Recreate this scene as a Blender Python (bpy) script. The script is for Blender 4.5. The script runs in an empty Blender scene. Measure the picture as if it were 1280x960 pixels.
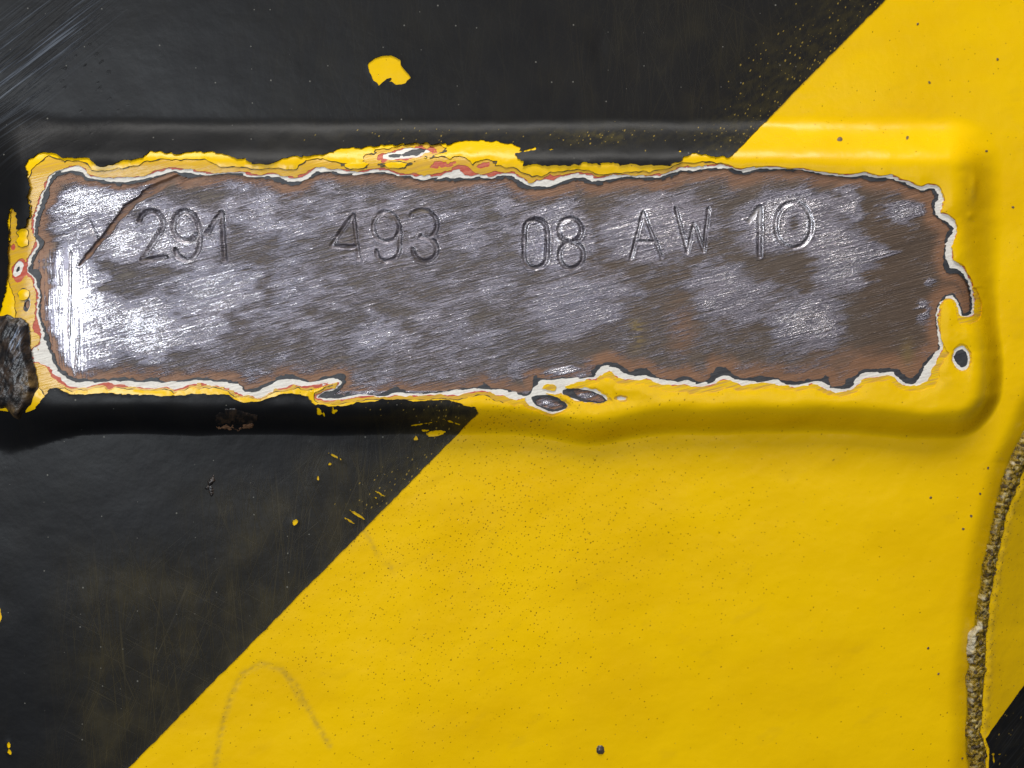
import bpy, math
import numpy as np
from mathutils import Vector
from mathutils.geometry import delaunay_2d_cdt

# ------------------------------------------------------------------ units
S = 0.00015            # one drawing unit = 0.15 mm
D = 1400.0             # lens to plate face, in drawing units
H = 33.0               # plate stands this proud of the panel
R = math.radians
scn = bpy.context.scene
col = scn.collection

# ------------------------------------------------------------------ camera
cam = bpy.data.cameras.new("camera")
cam.sensor_width = 36.0
cam.lens = 36.0 * D / 1280.0
cam.clip_start = 0.005
cam.clip_end = 20
camo = bpy.data.objects.new("camera", cam)
camo.location = (0, -(D + H) * S, 0)
camo.rotation_euler = (R(90), 0, 0)
col.objects.link(camo)
scn.camera = camo

# ------------------------------------------------------------------ light of the workshop
w = bpy.data.worlds.new("World")
scn.world = w
w.use_nodes = True
bg = w.node_tree.nodes["Background"]
bg.inputs[0].default_value = (0.86, 0.90, 1.0, 1)
bg.inputs[1].default_value = 0.075


def lamp(name, loc, target, sx, sy, power, color):
    l = bpy.data.lights.new(name, 'AREA')
    l.shape = 'RECTANGLE'
    l.size, l.size_y = sx, sy
    l.energy = power
    l.color = color
    o = bpy.data.objects.new(name, l)
    o.location = loc
    d = Vector(target) - Vector(loc)
    o.rotation_euler = d.to_track_quat('-Z', 'Y').to_euler()
    col.objects.link(o)
    return o


lamp("ceiling_lamp", (-0.04, -0.37, 0.75), (-0.02, 0, 0.03), 0.66, 0.24, 7.5, (1.0, 0.97, 0.93))
lamp("left_tube_lamp", (-0.40, -0.80, 0.115), (-0.06, 0, 0.02), 0.26, 0.20, 4.8, (0.88, 0.94, 1.0))
lamp("front_lamp", (0.20, -1.05, 0.16), (0.03, 0, 0.02), 0.40, 0.26, 0.9, (1.0, 0.87, 0.85))

vs = scn.view_settings
vs.view_transform = 'Standard'
vs.look = 'None'
vs.exposure = 0.0
vs.gamma = 1.0

# ------------------------------------------------------------------ noise
_rs = np.random.RandomState(7)
_TAB = _rs.rand(512, 512)


def vnoise(x, y, seed=0):
    x = np.asarray(x, float) + seed * 37.17
    y = np.asarray(y, float) + seed * 91.73
    xi = np.floor(x).astype(int); yi = np.floor(y).astype(int)
    fx = x - xi; fy = y - yi
    fx = fx * fx * (3 - 2 * fx); fy = fy * fy * (3 - 2 * fy)
    a = _TAB[xi & 511, yi & 511]; b = _TAB[(xi + 1) & 511, yi & 511]
    c = _TAB[xi & 511, (yi + 1) & 511]; d = _TAB[(xi + 1) & 511, (yi + 1) & 511]
    return (a * (1 - fx) + b * fx) * (1 - fy) + (c * (1 - fx) + d * fx) * fy


def fbm(x, y, seed=0, n=4):
    t = 0; a = 0.5; s = 0
    for i in range(n):
        t = t + a * vnoise(x, y, seed + i); s += a
        a *= 0.5; x = x * 2.03; y = y * 2.03
    return t / s - 0.5


def rot(x, y, deg):
    c, s = math.cos(R(deg)), math.sin(R(deg))
    return x * c - y * s, x * s + y * c


def streak(x, y, deg, ln, wd, seed=0, n=3):
    # drawing y points down; deg > 0 rises to the right
    u, v = rot(x, y, deg)
    return fbm(u / ln, v / wd, seed, n)


def sstep(a, b, x):
    t = np.clip((x - a) / (b - a), 0, 1)
    return t * t * (3 - 2 * t)


# ------------------------------------------------------------------ traced shapes (drawing units)
# edge of the white primer round the bare steel: x, y, width of dark undercoat, of white, of red
WE = """41 285 4 2.5 1|44.5 267 4 2.5 1.5|50 254 5 3 2|54 240 6 4 1.5|56.5 237 6 4 1|58 231 5 3 1|62.5 221.6 4 3 1|70 215 4 3 1|81 213 5 3 1|94 212 6 4 1|101.5 215 4 5 1|108 221 3 4 1|119 223 1 2.5 .6|130 224.7 4 3 .8|145 226 3.5 4 1|172 225 1.5 4 1|187.5 222 1 4 1|200 219 1 4 1|208 215.3 1 4 1|215.6 212.5 2 3 1|223.4 214.5 3 2.5 1|234 214.5 7 2.5 .8|247 217 2 3 .8|265.6 217.7 .5 3 .8|287.5 216 1 2 .8|300 216.6 1 2 .8|312.5 220.3 1 2 .8|333 220.3 2 2.5 1|348 221.6 4 2 1|356 224 5 3 1|365.6 225.5 3.5 3 1|376.6 224.4 2 3 2|387.5 218.4 3 3 3|398 213 2 3 1.5|400 213.4 1.5 4 1|415.6 214 1 4 1|431 216.3 1 3 1|442 217 .6 2.5 .8|456 216 2 2.5 1|469 214.2 2 2 2|483 214.7 1.5 2 1.5|497 218.6 1 2 1|512.5 220 2 2 1.5|520 222.5 2 3 2|536 222.8 1 4 2|550 221.7 3 2 2|558 220.6 4 4 2|565.6 221.7 3 7 4|573 220 3 7 4|587.5 221.7 2 3 5|600 221 2 3 1|612.5 223 1 3 2|623 219.4 1 3 2|631 218.6 2 3 1|642 220.6 3 4 3|651.6 227 4 5 2|662.5 232 3 5 2|675 232.7 3 7 4|685 233 4 8 5|694 230 6 7 4|703 225.6 5 7 2|715.6 221 4 4 1.5|728 221.4 2 4 1|737.5 225 4 6 2|744 226 3 5 1.5|756 224.4 3 4 1|772 221.7 2 3 .8|800 220.2 2 2.5 .7|815.6 220.8 4 2 .6|831 218.8 3 2 .6|844 214.5 3 2 .6|854.7 211 2 2 .6|870 212 2 3 .6|887.5 210.6 1.5 3 .8|909.4 209.4 1.5 2 .8|919 211 5 2 0|933 213.7 4 5 0|945 212.5 3 3 0|964 210.6 2 2 0|1000 211 2 2 0|1008 212 3 2 0|1025 216.5 1.5 2.5 0|1044 218.4 1.5 2.5 0|1056 219.7 1 2.5 0|1069 219.7 2.5 3 0|1081 217.7 5 3 0|1087.5 220 4 3 0|1100 222 3 3 0|1114 222.3 3 4 0|1128 226 3 2 0|1140.6 231.7 4 3 0|1150 235.6 4 2.5 0|1156.5 236.3 5 4 0|1163.7 234 5 4 0|1171 237 8 6 0|1175 246 7 8 0|1171 254.3 4 9 0|1170 262 2 7 0|1174 270 2 5 0|1182.7 274.7 4 7 0|1190 281 5 6 0|1194.7 286.4 8 3 0|1190 294.4 7 5 0|1185 303 2 5 0|1183.4 313 1 5 0|1184.5 325 2 5 0|1189 333 5 6 0|1200 336 5 5 0|1206 342.5 3 3 0|1212.6 352 1.5 2.5 0|1215.5 367.5 1 2 0|1216.5 382 1 2.5 0|1214 391.6 2 4 0|1207.5 394 1 3 0|1203 391 2 3 0|1201 383.5 2 2 0|1197 374 1.5 3 0|1191.5 370 3 2.5 0|1185.6 370.7 2 2 0|1178 376 .5 2 0|1173.7 385.7 .3 2 0|1172 401 .3 2 0|1173.7 415.6 .3 2 0|1175.7 428.7 .3 4 0|1174.7 437.5 .5 5 0|1166.7 445.5 2 5 0|1158 459 4 7 0|1151 471 5 8 0|1143 479 6 2.5 0|1132 477.6 5 3 0|1122.5 470 5 4 0|1116 465 5 4 0|1100.6 465 5 5 0|1079 466.7 7 5 0|1072.5 473 5 5 0|1064.7 483 7 3 0|1054 486 2 3 0|1041 484.7 2 4 0|1030 478.4 6 5 0|1019 476.6 4 4 0|1005 479.7 5 3 0|991 481 5 2 0|975.6 476 2 5 0|968 474.5 4 5 0|955 476 5 4 0|933 475.8 4 4 0|920.6 473.7 4 4 0|909.7 469 8 6 0|899 471.4 10 5 0|892.5 477 5 3 0|880 479 1.5 4 0|870.6 478.7 3 5 0|859.7 475 4 6 0|845.6 477 5 4 0|827 474.5 4 5 0|816 472 4 4 0|808 467.5 5 6 0|797 470 8 5 0|787.5 470 8 5 0|776.6 463.4 5 6 0|764 457.5 3 6 0|753 458.7 4 7 0|745 465.8 7 6 0|743 471 2 3 0|731 473 1 3 0|715.6 473 1 5 0|687.5 475.6 1.5 8 0|676.5 475.6 7 8 0|667 485 6 12 0|662 493 5 6 0|657 494.7 4 4 0|647 491.5 1 8 0|628 487.7 2 6 0|612.5 486.6 4 3 .5|604 486 8 3 1|596 486 3 4 1|589 486 1 5 1|570 487.7 1 5 2|551 489.7 .7 2 1|529 492 1 2 1.5|514 492.3 1 2 .5|495 490 4 3 .5|482.5 494 3 1.5 .5|467 494.7 1 1 .5|448 494 2 2 1|435.6 495.5 6 2.5 1|420 498 6 2 1|402.5 499 3 2 1|396 496 3 2 1|405.6 491.6 2 1 1|419.7 487 4 2 4|426 478 7 4 5|423 473.6 6 5 3|410 473 4 6 2|396 476.7 3 6 3|387 478 3 6 3|376 476.7 5 6 2|363 473.6 5 7 2.5|348 476 4 8 2|334 481.4 4 7 1|321 488.4 7 7 1|310 490.8 9 4 .5|302.5 487 4 7 .8|300 483 2 8 1|287 478 3 6 1|268 477 2 6 1|249 474.7 2.5 8 1|229 476.7 3 8 1.5|205 478 1.5 7 1.5|188 476 4 9 1|175.6 477 2 8 .5|154 477 4 4 4|127 476.7 4 3 3|107 477.5 5 5 2|91 477.5 5 4 2|82 473.6 4 4 2|72.5 465.8 4 4 3|66 455.6 4 6 4|61 443 4 26 1|56.7 431.7 4 20 1|54 421.7 4 5 6|51 408 4 4 6|47.5 395 4 3 3|46 383 3 2 2|47.4 375.6 3 3 1|48 365 3 3 3|44.7 355 5 3 2|39 343 7 3 2|33.5 337 6 2 4|36 332 4 5 4|39 322 3 3 1|45.4 309 4 2.5 1.5|45.4 304 6 2 1|42 293 2 2 1"""
WE = np.array([[float(v) for v in p.split()] for p in WE.split("|")])
# torn edge of the black top coat
TE = """912 197|909 197|894 195|878 192.7|865 192|847 202|836 206|815.6 206.7|800 206|784 205|775 207|772 202.5|756 204.5|740.6 204.5|728 203.7|709 207|687.5 206|665.6 205.8|654 206.5|654 200.6|647 197.5|644.5 192|651.6 189|651 184|639 181|623 177|600 176.4|587.5 176|556 179.5|525 178.7|478 182|447 184.7|426.6 185.8|414 189.7|400 194|387.5 194.7|353 197|340.6 203|328 206|315.6 203.6|308 199|294 198|275 191.6|254.7 188.7|231 190|217 192.6|206 190|200 189|187.5 189.5|178 196.5|161 200.5|145 202|137.5 207.5|126.6 209|119 205|109 197|94 196.5|81 198|70 193.4|56 190.3|44 193.4|34 200.5|30.5 208|34 217|38 234|34 246.6|37.5 257.5|37 270|30 285.6|22 285.6|20 267|15 257.5|11 264|10 279|10 310.6|9.5 338|7 365|1.4 385|-4 400|-4 512|33 516.7|43 511.7|55 496.7|63 486|71.7 485|79 489|91 493|107 493|125.6 491|146 493|169 493.4|188 493|205 495|224 493.4|255.6 492.3|279 493|288.4 495.5|299 502.5|309 503.7|326 501.7|341.6 496|357 492|373 493|385 495|385 500|396 505.6|412 507.5|429 507.5|448 502.5|467 500.6|490 498.6|501 499|517 501.7|545 499.7|560.6 500|576 505|593 508.7|640 570|1400 570|1400 90|1035 90"""
TE = np.array([[float(v) for v in p.split()] for p in TE.split("|")])
# left and right edge of the rough seam (y, x)
SEL = np.array([[-200, 1540], [300, 1385], [480, 1310], [540, 1281], [578, 1262.5], [608, 1252], [632, 1246.6], [660, 1241], [689, 1235], [707, 1230], [729, 1228], [744, 1225], [763, 1221.5], [783, 1221], [792, 1211], [814, 1209], [825, 1210.6], [832, 1214], [848, 1207.7], [859, 1210], [878, 1211], [906, 1209], [934, 1208.4], [958, 1213], [1100, 1216], [1300, 1220]])
SER = np.array([[-200, 1585], [300, 1425], [480, 1345], [560, 1300], [595, 1282], [647, 1262], [679, 1255], [704, 1250], [748, 1243], [785, 1238], [828, 1237], [871, 1234], [915, 1230], [936, 1238], [960, 1237], [1100, 1242], [1300, 1246]])
seamL = lambda y: np.interp(y, SEL[:, 0], SEL[:, 1])
seamR = lambda y: np.interp(y, SER[:, 0], SER[:, 1])
seamLs = lambda y: np.interp(y, [-200, 480, 578, 660, 763, 860, 1300], [1540, 1310, 1264, 1242, 1224, 1213, 1216])


def diag(x, y):        # > 0 on the black side of the hazard stripe
    return ((912 - 0.985 * (y - 197)) - x) * 0.712


# ------------------------------------------------------------------ grid of fields
X0, X1, Y0, Y1 = -110, 1400, -110, 1080
gx = np.arange(X0, X1 + 1, 1.0)
gy = np.arange(Y0, Y1 + 1, 1.0)
GX, GY = np.meshgrid(gx, gy)


def smooth_loop(P, step=2.0):
    n = len(P); out = []
    for i in range(n):
        p0, p1, p2, p3 = P[i - 1], P[i], P[(i + 1) % n], P[(i + 2) % n]
        k = max(1, int(np.hypot(*(p2[:2] - p1[:2])) / step))
        for j in range(k):
            t = j / k
            q = 0.5 * ((2 * p1) + (p2 - p0) * t + (2 * p0 - 5 * p1 + 4 * p2 - p3) * t * t + (3 * p1 - p0 - 3 * p2 + p3) * t ** 3)
            q[2:] = p1[2:] * (1 - t) + p2[2:] * t
            out.append(q)
    return np.array(out)


def loop_field(P, rad=75, tens=True):
    """signed distance (positive outside) and interpolated extra columns"""
    Q = smooth_loop(P, 2.0) if tens else P
    n = len(Q); m = Q.shape[1] - 2
    dist = np.full(GX.shape, float(rad)); att = np.zeros((m,) + GX.shape)
    inside = np.zeros(GX.shape, bool)
    for i in range(n):
        a, b = Q[i], Q[(i + 1) % n]
        # parity
        y0, y1 = a[1], b[1]
        if y0 != y1:
            lo, hi = min(y0, y1), max(y0, y1)
            j0 = int(np.searchsorted(gy, lo, 'left')); j1 = int(np.searchsorted(gy, hi, 'left'))
            for j in range(j0, j1):
                xc = a[0] + (gy[j] - y0) / (y1 - y0) * (b[0] - a[0])
                k = int(np.searchsorted(gx, xc, 'left'))
                inside[j, :k] ^= True
        i0 = max(0, int(min(a[0], b[0]) - rad - X0)); i1 = min(len(gx), int(max(a[0], b[0]) + rad - X0) + 2)
        j0 = max(0, int(min(y0, y1) - rad - Y0)); j1 = min(len(gy), int(max(y0, y1) + rad - Y0) + 2)
        if i0 >= i1 or j0 >= j1:
            continue
        sx = GX[j0:j1, i0:i1]; sy = GY[j0:j1, i0:i1]
        dx, dy = b[0] - a[0], b[1] - a[1]
        L2 = dx * dx + dy * dy + 1e-9
        t = np.clip(((sx - a[0]) * dx + (sy - a[1]) * dy) / L2, 0, 1)
        d = np.hypot(sx - a[0] - t * dx, sy - a[1] - t * dy)
        sub = dist[j0:j1, i0:i1]
        mk = d < sub
        sub[mk] = d[mk]
        for q in range(m):
            att[q, j0:j1, i0:i1][mk] = (a[2 + q] * (1 - t) + b[2 + q] * t)[mk]
    return np.where(inside, -dist, dist), att


def gsample(F, x, y):
    x = np.clip(np.asarray(x, float) - X0, 0, len(gx) - 1.001); y = np.clip(np.asarray(y, float) - Y0, 0, len(gy) - 1.001)
    i = x.astype(int); j = y.astype(int); fx = x - i; fy = y - j
    return (F[j, i] * (1 - fx) + F[j, i + 1] * fx) * (1 - fy) + (F[j + 1, i] * (1 - fx) + F[j + 1, i + 1] * fx) * fy


PHI, (DW, WW, RW) = loop_field(WE, 75)
WW = WW * np.clip(1.05 + 1.9 * fbm(GX / 22, GY / 22, 35, 3), .35, 1.9)
DW = DW * np.clip(1.0 + 2.2 * fbm(GX / 18, GY / 18, 37, 3), .2, 2.0)
RW = RW * np.clip(1.0 + 3.0 * fbm(GX / 16, GY / 16, 39, 3), 0, 2.6)
TF, _ = loop_field(TE, 40, tens=False)


def ell(cx, cy, rx, ry, deg=0, wob=0.0, seed=0, x=None, y=None):
    """> 0 outside a ragged ellipse, about in drawing units"""
    if x is None:
        m = max(rx, ry) + 34
        i0, i1 = max(0, int(cx - m - X0)), max(1, int(cx + m - X0)); j0, j1 = max(0, int(cy - m - Y0)), max(1, int(cy + m - Y0))
        out = np.full(GX.shape, 30.0)
        out[j0:j1, i0:i1] = np.minimum(30.0, ell(cx, cy, rx, ry, deg, wob, seed, GX[j0:j1, i0:i1], GY[j0:j1, i0:i1]))
        return out
    u, v = rot(x - cx, y - cy, deg)
    f = (np.sqrt((u / rx) ** 2 + (v / ry) ** 2) - 1) * min(rx, ry)
    if wob:
        q = .8 * min(rx, ry) + 1.5
        f = f + wob * 2.6 * fbm(x / q, y / q, seed, 3) + wob * .9 * streak(x, y, 14, 9, 1.8, seed + 7, 2)
    return f


# ------------------------------------------------------------------ relief
def plate_d(x, y):
    """> 0 on the plate, distance to the middle of its edge"""
    l = -6 + 5 * fbm(y / 60, x * 0 + 3.1, 3, 2)
    r = 1224 + 8 * fbm(y / 70, x * 0 + 9.1, 5, 2) - 4 + 13 * np.exp(-((y - 468) / 75) ** 2)
    t = 177 + 6 * fbm(x / 120, y * 0 + 1.1, 4, 2)
    b = 521 + 12 * fbm(x / 110, y * 0 + 7.7, 8, 2) + 11 * np.exp(-((x - 745) / 65) ** 2) + 5 * np.exp(-((x - 1150) / 80) ** 2)
    cx, cy = (l + r) / 2, (t + b) / 2
    hx, hy = (r - l) / 2, (b - t) / 2
    rad = 34
    qx = np.abs(x - cx) - hx + rad; qy = np.abs(y - cy) - hy + rad
    return -(np.hypot(np.maximum(qx, 0), np.maximum(qy, 0)) + np.minimum(np.maximum(qx, qy), 0) - rad)


def macro(x, y):
    d = plate_d(x, y)
    f = sstep(0.25, 0.75, (y - 350) / 340 + 0.5)          # 0 at the top edge, 1 at the bottom edge
    wdt = 36 - 14 * f + 26 * sstep(110, -10, x)
    q = np.clip((d + wdt) / (2 * wdt), 0, 1)
    q = q ** (1 - .32 * f)
    s = q * q * q * (q * (6 * q - 15) + 10)
    h = H * s
    e = x - seamLs(y)                                      # panel rolls over towards the seam
    h = h - 12 * sstep(-34, 4, e) ** 1.5
    return h


ARC = np.array([[266, 975], [276, 915], [288, 872], [303, 842], [326, 830], [350, 835], [370, 856], [390, 895], [412, 932]])
ARC2 = np.array([[345, 832], [362, 852], [376, 882]])


def pline(x, y, P):
    d = np.full(np.shape(x), 1e3)
    for a, b in zip(P[:-1], P[1:]):
        dx, dy = b[0] - a[0], b[1] - a[1]
        t = np.clip(((x - a[0]) * dx + (y - a[1]) * dy) / (dx * dx + dy * dy + 1e-9), 0, 1)
        d = np.minimum(d, np.hypot(x - a[0] - t * dx, y - a[1] - t * dy))
    return d


def relief(x, y):
    x = np.asarray(x, float); y = np.asarray(y, float)
    h = macro(x, y)
    h = h + 2.0 * fbm(x / 120, y / 100, 11, 2) + .35 * fbm(x / 34, y / 30, 15, 2)
    d = plate_d(x, y)
    edge = np.exp(-((d - 2) / 24) ** 2)
    h = h + edge * (2.6 * fbm(x / 44, y / 24, 21, 2))
    h = h + 2.2 * np.exp(-(((x - 1217) / 5) ** 2 + ((y - 232) / 13) ** 2)) + 1.3 * np.exp(-(((x - 1213) / 4) ** 2 + ((y - 270) / 5) ** 2))
    m = (x > 240) & (x < 440) & (y > 800)
    if np.any(m):
        xa, ya = x[m], y[m]
        r = np.minimum(pline(xa, ya, ARC), pline(xa, ya, ARC2) + 1)
        h[m] = h[m] - .22 * np.exp(-(r / 3.2) ** 2) * (0.5 + fbm(xa / 5, ya / 5, 31, 2) * 2.5) + 0.04 * np.exp(-((r - 6) / 3) ** 2)
    # little dent in the black paint, and the crater under the plate edge
    h = h - 1.1 * np.exp(-(((x - 750) / 10) ** 2 + ((y - 62) / 20) ** 2))
    h = h - 3.0 * np.exp(-(((x - 295) / 17) ** 2 + ((y - 524) / 9) ** 2))
    return h


def world(x, y, h, hm=None):
    """drawing position + height -> metres; hm is the nominal level the point was measured on"""
    hm = macro(np.asarray(x, float), np.asarray(y, float)) if hm is None else hm
    k = (D + H - hm) / D
    return np.stack([(x - 640) * S * k, -h * S, (480 - y) * S * k], -1)


# ------------------------------------------------------------------ meshes
def finish(name, V, F, mat, parent=None, normals=None, attrs=None, smooth=True):
    me = bpy.data.meshes.new(name)
    V = np.asarray(V, np.float32); 
    nl = len(F[0])
    F = np.asarray(F, np.int32)
    me.vertices.add(len(V)); me.vertices.foreach_set("co", V.ravel())
    me.loops.add(F.size); me.loops.foreach_set("vertex_index", F.ravel())
    me.polygons.add(len(F))
    me.polygons.foreach_set("loop_start", np.arange(0, F.size, nl, dtype=np.int32))
    me.polygons.foreach_set("loop_total", np.full(len(F), nl, np.int32))
    me.update(calc_edges=True)
    me.validate()
    me.polygons.foreach_set("use_smooth", np.full(len(me.polygons), smooth))
    for k, v in (attrs or {}).items():
        a = me.attributes.new(k, 'FLOAT', 'POINT')
        a.data.foreach_set("value", np.asarray(v, np.float32))
    if normals is not None and len(me.vertices) == len(normals):
        me.normals_split_custom_set_from_vertices([tuple(n) for n in normals])
    me.materials.append(mat)
    o = bpy.data.objects.new(name, me)
    col.objects.link(o)
    if parent is not None:
        o.parent = parent
        o.matrix_parent_inverse = parent.matrix_basis.inverted()
    return o


def contour(F):
    """marching squares: crossing points and segments of F = 0"""
    ny, nx = F.shape
    P = F > 0
    hx = P[:, :-1] != P[:, 1:]
    vx = P[:-1, :] != P[1:, :]
    idh = np.full(hx.shape, -1); idv = np.full(vx.shape, -1)
    j, i = np.nonzero(hx)
    t = np.clip(F[j, i] / (F[j, i] - F[j, i + 1]), 0.04, 0.96)
    p1 = np.stack([gx[i] + t, gy[j]], -1); idh[j, i] = np.arange(len(i))
    j, i = np.nonzero(vx)
    t = np.clip(F[j, i] / (F[j, i] - F[j + 1, i]), 0.04, 0.96)
    p2 = np.stack([gx[i], gy[j] + t], -1); idv[j, i] = np.arange(len(i)) + len(p1)
    pts = np.concatenate([p1, p2])
    c = hx[:-1].astype(int) + hx[1:] + vx[:, :-1] + vx[:, 1:]
    seg = []
    for j, i in zip(*np.nonzero(c)):
        T, B, L, Rr = idh[j, i], idh[j + 1, i], idv[j, i], idv[j, i + 1]
        ids = [q for q in (T, Rr, B, L) if q >= 0]
        if len(ids) == 2:
            seg.append(ids)
        elif len(ids) == 4:
            if P[j, i]:
                seg += [[T, Rr], [B, L]]
            else:
                seg += [[T, L], [B, Rr]]
    return pts, np.array(seg)


_lat = {}


def lattice(sp):
    if sp not in _lat:
        rs = np.random.RandomState(int(sp * 10))
        xs = np.arange(X0 + sp * .6, X1 - sp * .3, sp); ys = np.arange(Y0 + sp * .6, Y1 - sp * .3, sp * 0.87)
        a, b = np.meshgrid(xs, ys)
        a[1::2] += sp * 0.5
        a = a + (rs.rand(*a.shape) - .5) * sp * .3; b = b + (rs.rand(*b.shape) - .5) * sp * .3
        _lat[sp] = np.stack([a.ravel(), b.ravel()], -1)
    return _lat[sp]


def sheet(name, F, off, mat, parent=None, feather=0.0, fw=6.0, skirt=2.0, fine=None, hfun=relief, attrs=None, sp=(7.0, 3.2), noskirt=None, hm=None, Ff=None):
    """a coat of paint: the part of the surface where field F > 0, lying `off` above the relief, with a real edge"""
    F = F.copy()
    F[np.abs(F) < 1e-4] = 1e-4
    pts, seg = contour(F)
    fin = fine if fine is not None else (lambda x, y: np.abs(plate_d(x, y)) < 34)
    cand = lattice(sp[0]); f = gsample(F, cand[:, 0], cand[:, 1]); c1 = cand[(f > 2.2) & ~fin(cand[:, 0], cand[:, 1])]
    cand = lattice(sp[1]); f = gsample(F, cand[:, 0], cand[:, 1]); c2 = cand[(f > 1.3) & fin(cand[:, 0], cand[:, 1])]
    # outer frame of the drawing area
    bx = np.arange(X0, X1 + 1, 10.0); by = np.arange(Y0 + 10, Y1, 10.0)
    fr = np.concatenate([np.stack([bx, bx * 0 + Y0], -1), np.stack([bx, bx * 0 + Y1], -1), np.stack([by * 0 + X0, by], -1), np.stack([by * 0 + X1, by], -1)])
    fr = fr[gsample(F, fr[:, 0], fr[:, 1]) > 0]
    allp = np.concatenate([pts, c1, c2, fr])
    r = delaunay_2d_cdt([Vector((float(a), float(b))) for a, b in allp], [(int(a), int(b)) for a, b in seg], [], 0, 1e-4, False)
    v = np.array([tuple(q) for q in r[0]]); t = np.array([q for q in r[2] if len(q) == 3])
    cen = v[t].mean(1)
    t = t[gsample(F, cen[:, 0], cen[:, 1]) > 0]
    ar = (v[t[:, 1], 0] - v[t[:, 0], 0]) * (v[t[:, 2], 1] - v[t[:, 0], 1]) - (v[t[:, 2], 0] - v[t[:, 0], 0]) * (v[t[:, 1], 1] - v[t[:, 0], 1])
    t = np.where((ar > 0)[:, None], t[:, ::-1], t)           # facing the viewer (y flips)
    used = np.unique(t); mp = np.full(len(v), -1); mp[used] = np.arange(len(used))
    v = v[used]; t = mp[t]

    def hh(x, y):
        f = np.maximum(gsample(F if Ff is None else Ff, x, y), 0)
        return hfun(x, y) + off - feather * np.exp(-f / fw)
    h = hh(v[:, 0], v[:, 1])
    e = 0.7
    nx_ = -(hh(v[:, 0] + e, v[:, 1]) - hh(v[:, 0] - e, v[:, 1])) / (2 * e)
    ny_ = (hh(v[:, 0], v[:, 1] + e) - hh(v[:, 0], v[:, 1] - e)) / (2 * e)
    N = np.stack([nx_, -np.ones_like(nx_), ny_], -1); N /= np.linalg.norm(N, axis=1, keepdims=True)
    hmv = macro(v[:, 0], v[:, 1]) if hm is None else np.full(len(v), hm)
    V3 = world(v[:, 0], v[:, 1], h, hmv)
    A = {k: fn(v[:, 0], v[:, 1]) for k, fn in (attrs or {}).items()}
    # skirts along open edges
    if skirt:
        ed = np.concatenate([t[:, [0, 1]], t[:, [1, 2]], t[:, [2, 0]]])
        key = np.sort(ed, 1)
        kk = key[:, 0].astype(np.int64) * (len(v) + 1) + key[:, 1]
        u, inv, cnt = np.unique(kk, return_inverse=True, return_counts=True)
        bd = ed[cnt[inv] == 1]
        mid = v[bd].mean(1)
        ok = (mid[:, 0] > X0 + 1) & (mid[:, 0] < X1 - 1) & (mid[:, 1] > Y0 + 1) & (mid[:, 1] < Y1 - 1)
        if noskirt is not None:
            ok &= ~noskirt(mid[:, 0], mid[:, 1])
        bd = bd[ok]
        if len(bd):
            n0 = len(v); m = len(bd)
            a, b = bd[:, 0], bd[:, 1]
            top = np.concatenate([a, b]); 
            low = world(v[top, 0], v[top, 1], h[top] - skirt, hmv[top])
            V3 = np.concatenate([V3, V3[top], low])
            dx = v[b, 0] - v[a, 0]; dy = v[b, 1] - v[a, 1]; L = np.hypot(dx, dy) + 1e-9
            nn = np.stack([-dy / L * -1, np.zeros(m), -dx / L * -1], -1)
            # orient away from the coat
            tx = mid[ok] + np.stack([nn[:, 0], -nn[:, 2]], -1) * 0.6
            sg = np.where(gsample(F, tx[:, 0], tx[:, 1]) > 0, -1, 1)
            nn = nn * sg[:, None]
            N = np.concatenate([N, nn, nn, nn, nn])
            for k in A:
                A[k] = np.concatenate([A[k], A[k][top], A[k][top]])
            i0 = n0 + np.arange(m); i1 = i0 + m; i2 = i0 + 2 * m; i3 = i0 + 3 * m
            q = np.concatenate([np.stack([i0, i2, i1], -1), np.stack([i1, i2, i3], -1)])
            fn = np.cross(V3[q[:, 1]] - V3[q[:, 0]], V3[q[:, 2]] - V3[q[:, 0]])
            bad = (fn * np.concatenate([nn, nn])).sum(1) < 0
            q[bad] = q[bad][:, ::-1]
            t = np.concatenate([t, q])
    return finish(name, V3, t, mat, parent, N, A)


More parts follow.
